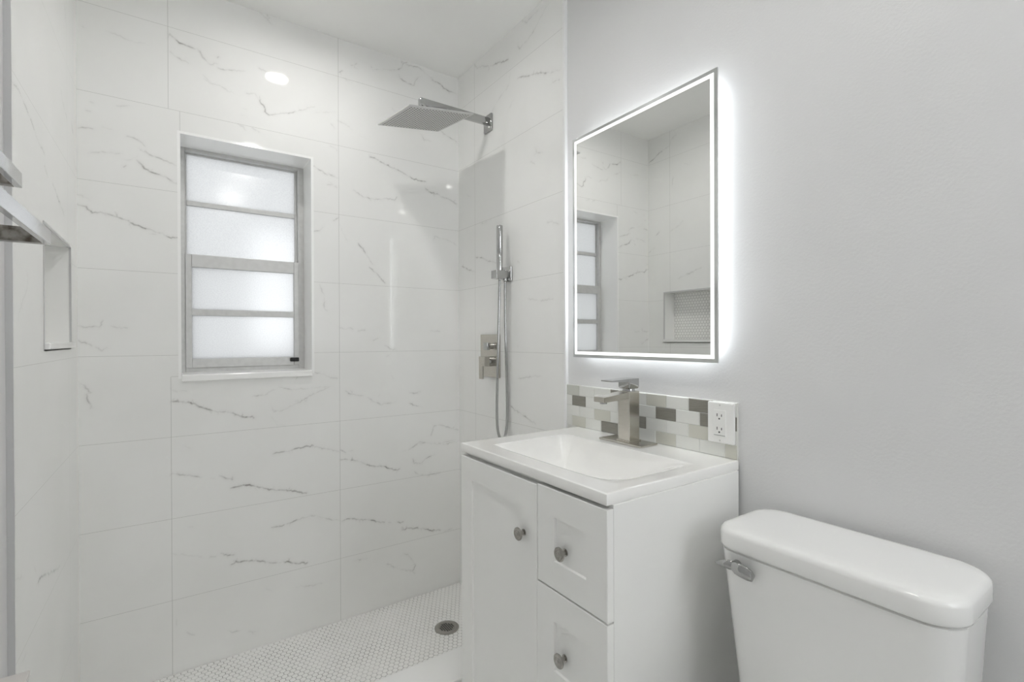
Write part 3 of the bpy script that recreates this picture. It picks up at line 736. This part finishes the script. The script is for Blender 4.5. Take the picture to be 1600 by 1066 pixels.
loop = [g[i][0] for i in range(len(gx))] + [g[-1][j] for j in range(1, len(gy))] + [g[i][-1] for i in range(len(gx)-2, -1, -1)] + [g[0][j] for j in range(len(gy)-2, 0, -1)]
def out(v, k, z):
    x, y = v.co.x, v.co.y
    if abs(y-gy[0]) < 1e-6: y -= k
    if abs(y-gy[-1]) < 1e-6: y += k
    if abs(x-gx[0]) < 1e-6: x -= k
    return bm.verts.new((x, y, z))
prev = loop
for k, z in ((.0021, TZ-.0009), (.003, TZ-.003), (.003, TZ-.0225), (.0022, TZ-.0245), (0, TZ-.0255)):
    cur = [out(v, k, z) for v in loop]
    for a in range(len(loop)):
        b = (a+1) % len(loop); bm.faces.new((prev[a], prev[b], cur[b], cur[a]))
    prev = cur
top = obj('sink', bm, SINK, None, 40, at=((TX0+TX1)/2, (TY0+TY1)/2, TZ-.0255))
tag(top, 'glossy white vanity top with moulded rectangular sink', 'sink')
bm = bm_new(); zb = TZ+basin(.955, 1.085); lathe(bm, (.955, 1.085, zb-.002), (0, 0, 1), [(0, .024), (.004, .024), (.005, .021), (.0035, .017), (.004, .001)], 28); o = obj('sink_drain', bm, CHROME, top, 40); o['label'] = 'chrome drain at the bottom of the basin'

# ------------------------------------------------------------------ faucet
t = empty('faucet', (1.157, 1.046, TZ), 'brushed nickel single-lever square faucet on a flat base plate', 'faucet')
bm = bm_new(); box(bm, (1.118, .964, TZ), (1.196, 1.134, TZ+.006), .002); box(bm, (1.130, 1.018, TZ+.005), (1.184, 1.070, TZ+.010), .001); obj('base_plate', bm, NICKEL, t)
bm = bm_new(); box(bm, (1.134, 1.0205, TZ+.008), (1.180, 1.0655, 1.098), .0015); obj('column', bm, NICKEL, t)
bm = bm_new(); loft(bm, [[(1.030, 1.021, 1.0715), (1.030, 1.065, 1.0715), (1.030, 1.065, 1.0865), (1.030, 1.021, 1.0865)], [(1.136, 1.021, 1.0765), (1.136, 1.065, 1.0765), (1.136, 1.065, 1.0965), (1.136, 1.021, 1.0965)]])
bmesh.ops.bevel(bm, geom=list(bm.edges), offset=.001, segments=2, affect='EDGES'); sp = obj('spout', bm, NICKEL, t)
bm = bm_new(); lathe(bm, (1.048, 1.043, 1.073), (0, 0, -1), [(0, .0105), (.007, .0105), (.0075, .008)], 24); obj('aerator', bm, CHROME, sp, 40)
hb = bm_new(); lathe(hb, (1.157, 1.043, 1.097), (0, 0, 1), [(0, .019), (.006, .019), (.016, .016)], 28)
loft(hb, [rrect(1.137, 1.178, 1.0235, 1.0635, .003, 1.1055), rrect(1.134, 1.180, 1.0205, 1.0655, .003, 1.110), rrect(1.134, 1.180, 1.0205, 1.0655, .003, 1.1365)])
loft(hb, [[(1.060, 1.0215, 1.1305), (1.060, 1.0645, 1.1305), (1.060, 1.0645, 1.1345), (1.060, 1.0215, 1.1345)], [(1.140, 1.0215, 1.127), (1.140, 1.0645, 1.127), (1.140, 1.0645, 1.1365), (1.140, 1.0215, 1.1365)]])
obj('lever_handle', hb, CHROME, t, 40)

# ------------------------------------------------------------------ toilet
t = empty('toilet', (.95, .43, ZF), 'white two-piece toilet with rounded tank beside the vanity', 'toilet')
def tank_sec(z):
    k = (.806-z)/.37; k = min(max(k, 0), 1.0)
    return rrect(.980+.022*k, 1.188, .2265+.022*k, .6395-.034*k, .050, z, 8)
bm = bm_new(); loft(bm, [tank_sec(z) for z in (.44, .447, .5, .56, .62, .68, .74, .78, .8005)] + [[(p[0]+(.006 if p[0] < 1.08 else 0), .43+(p[1]-.43)*.97, z) for p in tank_sec(.8005)] for z in (.8025, .8055)]); obj('tank', bm, CERAMIC, t, 50)
bm = bm_new(); lx0, lx1, ly0, ly1 = .976, 1.197, .2215, .645
loft(bm, [rrect(lx0+i, lx1-i*.5, ly0+i, ly1-i, max(.056-i*.4, .02), z, 10) for z, i in ((.8050, .004), (.8065, .001), (.811, .0), (.8360, .0004), (.8415, .002), (.8452, .0058), (.8474, .0115), (.8488, .021), (.8496, .040), (.850, .070))]); obj('tank_lid', bm, CERAMIC, t, 60)
lv = bm_new(); loft(lv, [ [(.986+.0, .5840+.0105*math.cos(a), 0.7790+.0105*math.sin(a)) for a in np.linspace(0, 2*math.pi, 20, endpoint=False)], [(.970, .5840+.0095*math.cos(a), 0.7790+.0095*math.sin(a)) for a in np.linspace(0, 2*math.pi, 20, endpoint=False)]])
def leaf(bm, spine, wid, th):
    secs = []
    for (x, y, z), w in zip(spine, wid): secs.append([(x+th*math.cos(a)*.5, y, z+w*math.sin(a)) for a in np.linspace(0, 2*math.pi, 16, endpoint=False)])
    loft(bm, secs)
leaf(lv, [(.966, .5860, 0.7785), (.964, .5790, 0.7780), (.964, .5660, 0.7770), (.964, .5520, 0.7755), (.965, .5430, 0.7740), (.967, .5415, 0.7735)], [.009, .0125, .0142, .0138, .011, .005], .011)
leaf(lv, [(.969, .5875, 0.7785), (.967, .5940, 0.7785), (.966, .6050, 0.7775), (.966, .6160, 0.7755), (.966, .6240, 0.7735)], [.009, .0105, .0085, .0055, .0015], .009)
o = obj('flush_lever', lv, CHROME, t, 50); o['label'] = 'chrome flush lever'
def ell(cx, cy, rx, ry, z, n=40):
    return [(cx - (rx*1.0 if math.cos(a) > 0 else rx*.75)*math.cos(a), cy+ry*math.sin(a), z) for a in np.linspace(0, 2*math.pi, n, endpoint=False)]
bm = bm_new(); loft(bm, [ell(.83, .43, .20, .105, ZF), ell(.83, .43, .195, .10, ZF+.03), ell(.82, .43, .17, .09, ZF+.16), ell(.78, .43, .22, .14, ZF+.28), ell(.755, .43, .275, .18, ZF+.37), ell(.755, .43, .28, .185, ZF+.385), ell(.755, .43, .225, .13, ZF+.385), ell(.76, .43, .18, .10, ZF+.30), ell(.78, .43, .08, .05, ZF+.22)])
box(bm, (.955, .30, ZF+.18), (1.185, .56, .4405), .02, 3); obj('bowl', bm, CERAMIC, t, 50)
bm = bm_new(); loft(bm, [ell(.758, .43, .283, .188, ZF+.386), ell(.758, .43, .285, .19, ZF+.395), ell(.758, .43, .28, .186, ZF+.404)]); obj('seat', bm, WHITE, t, 50)
bm = bm_new(); loft(bm, [ell(.760, .43, .280, .186, ZF+.405), ell(.760, .43, .282, .187, ZF+.413), ell(.760, .43, .272, .178, ZF+.422), ell(.760, .43, .20, .12, ZF+.426)]); obj('seat_cover', bm, WHITE, t, 50)

# ------------------------------------------------------------------ metal fittings on the left wall
def square_bar(x, z, h, y0, y1, label):
    t = empty('towel_bar', (PXL, (y0+y1)/2, z), label, 'towel bar')
    bm = bm_new(); box(bm, (x-.009, y0, z-h/2), (x, y1, z+h/2), .0008); obj('rail', bm, CHROME, t)
    for y, s in ((y0, 1), (y1, -1)):
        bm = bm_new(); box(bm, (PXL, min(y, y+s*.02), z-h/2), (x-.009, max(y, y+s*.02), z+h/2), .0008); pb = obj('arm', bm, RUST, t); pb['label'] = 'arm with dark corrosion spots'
        bm = bm_new(); yc = y+s*.010; box(bm, (PXL, yc-.022, z-.022), (PXL+.006, yc+.022, z+.022), .001); obj('wall_plate', bm, CHROME, pb)
square_bar(-.2088, 1.5285, .025, .55, 1.15, 'upper flat chrome towel bar at the left edge, close to the wall')
square_bar(-.1733, 1.436, .0245, .55, 1.15, 'lower flat chrome towel bar at the left edge, reaching farther from the wall')
t = empty('wall_shelf', (PXL, .93, .71), 'small pale metal wall shelf, its corner at the lower left of the photo', 'shelf')
bm = bm_new(); box(bm, (PXL, .76, .716), (-.194, 1.10, .7236), .001); obj('shelf_plate', bm, SATIN, t)
for y in (.80, 1.06):
    bm = bm_new(); box(bm, (PXL, y-.008, .690), (-.225, y+.008, .716), .001); obj('bracket', bm, SATIN, t)
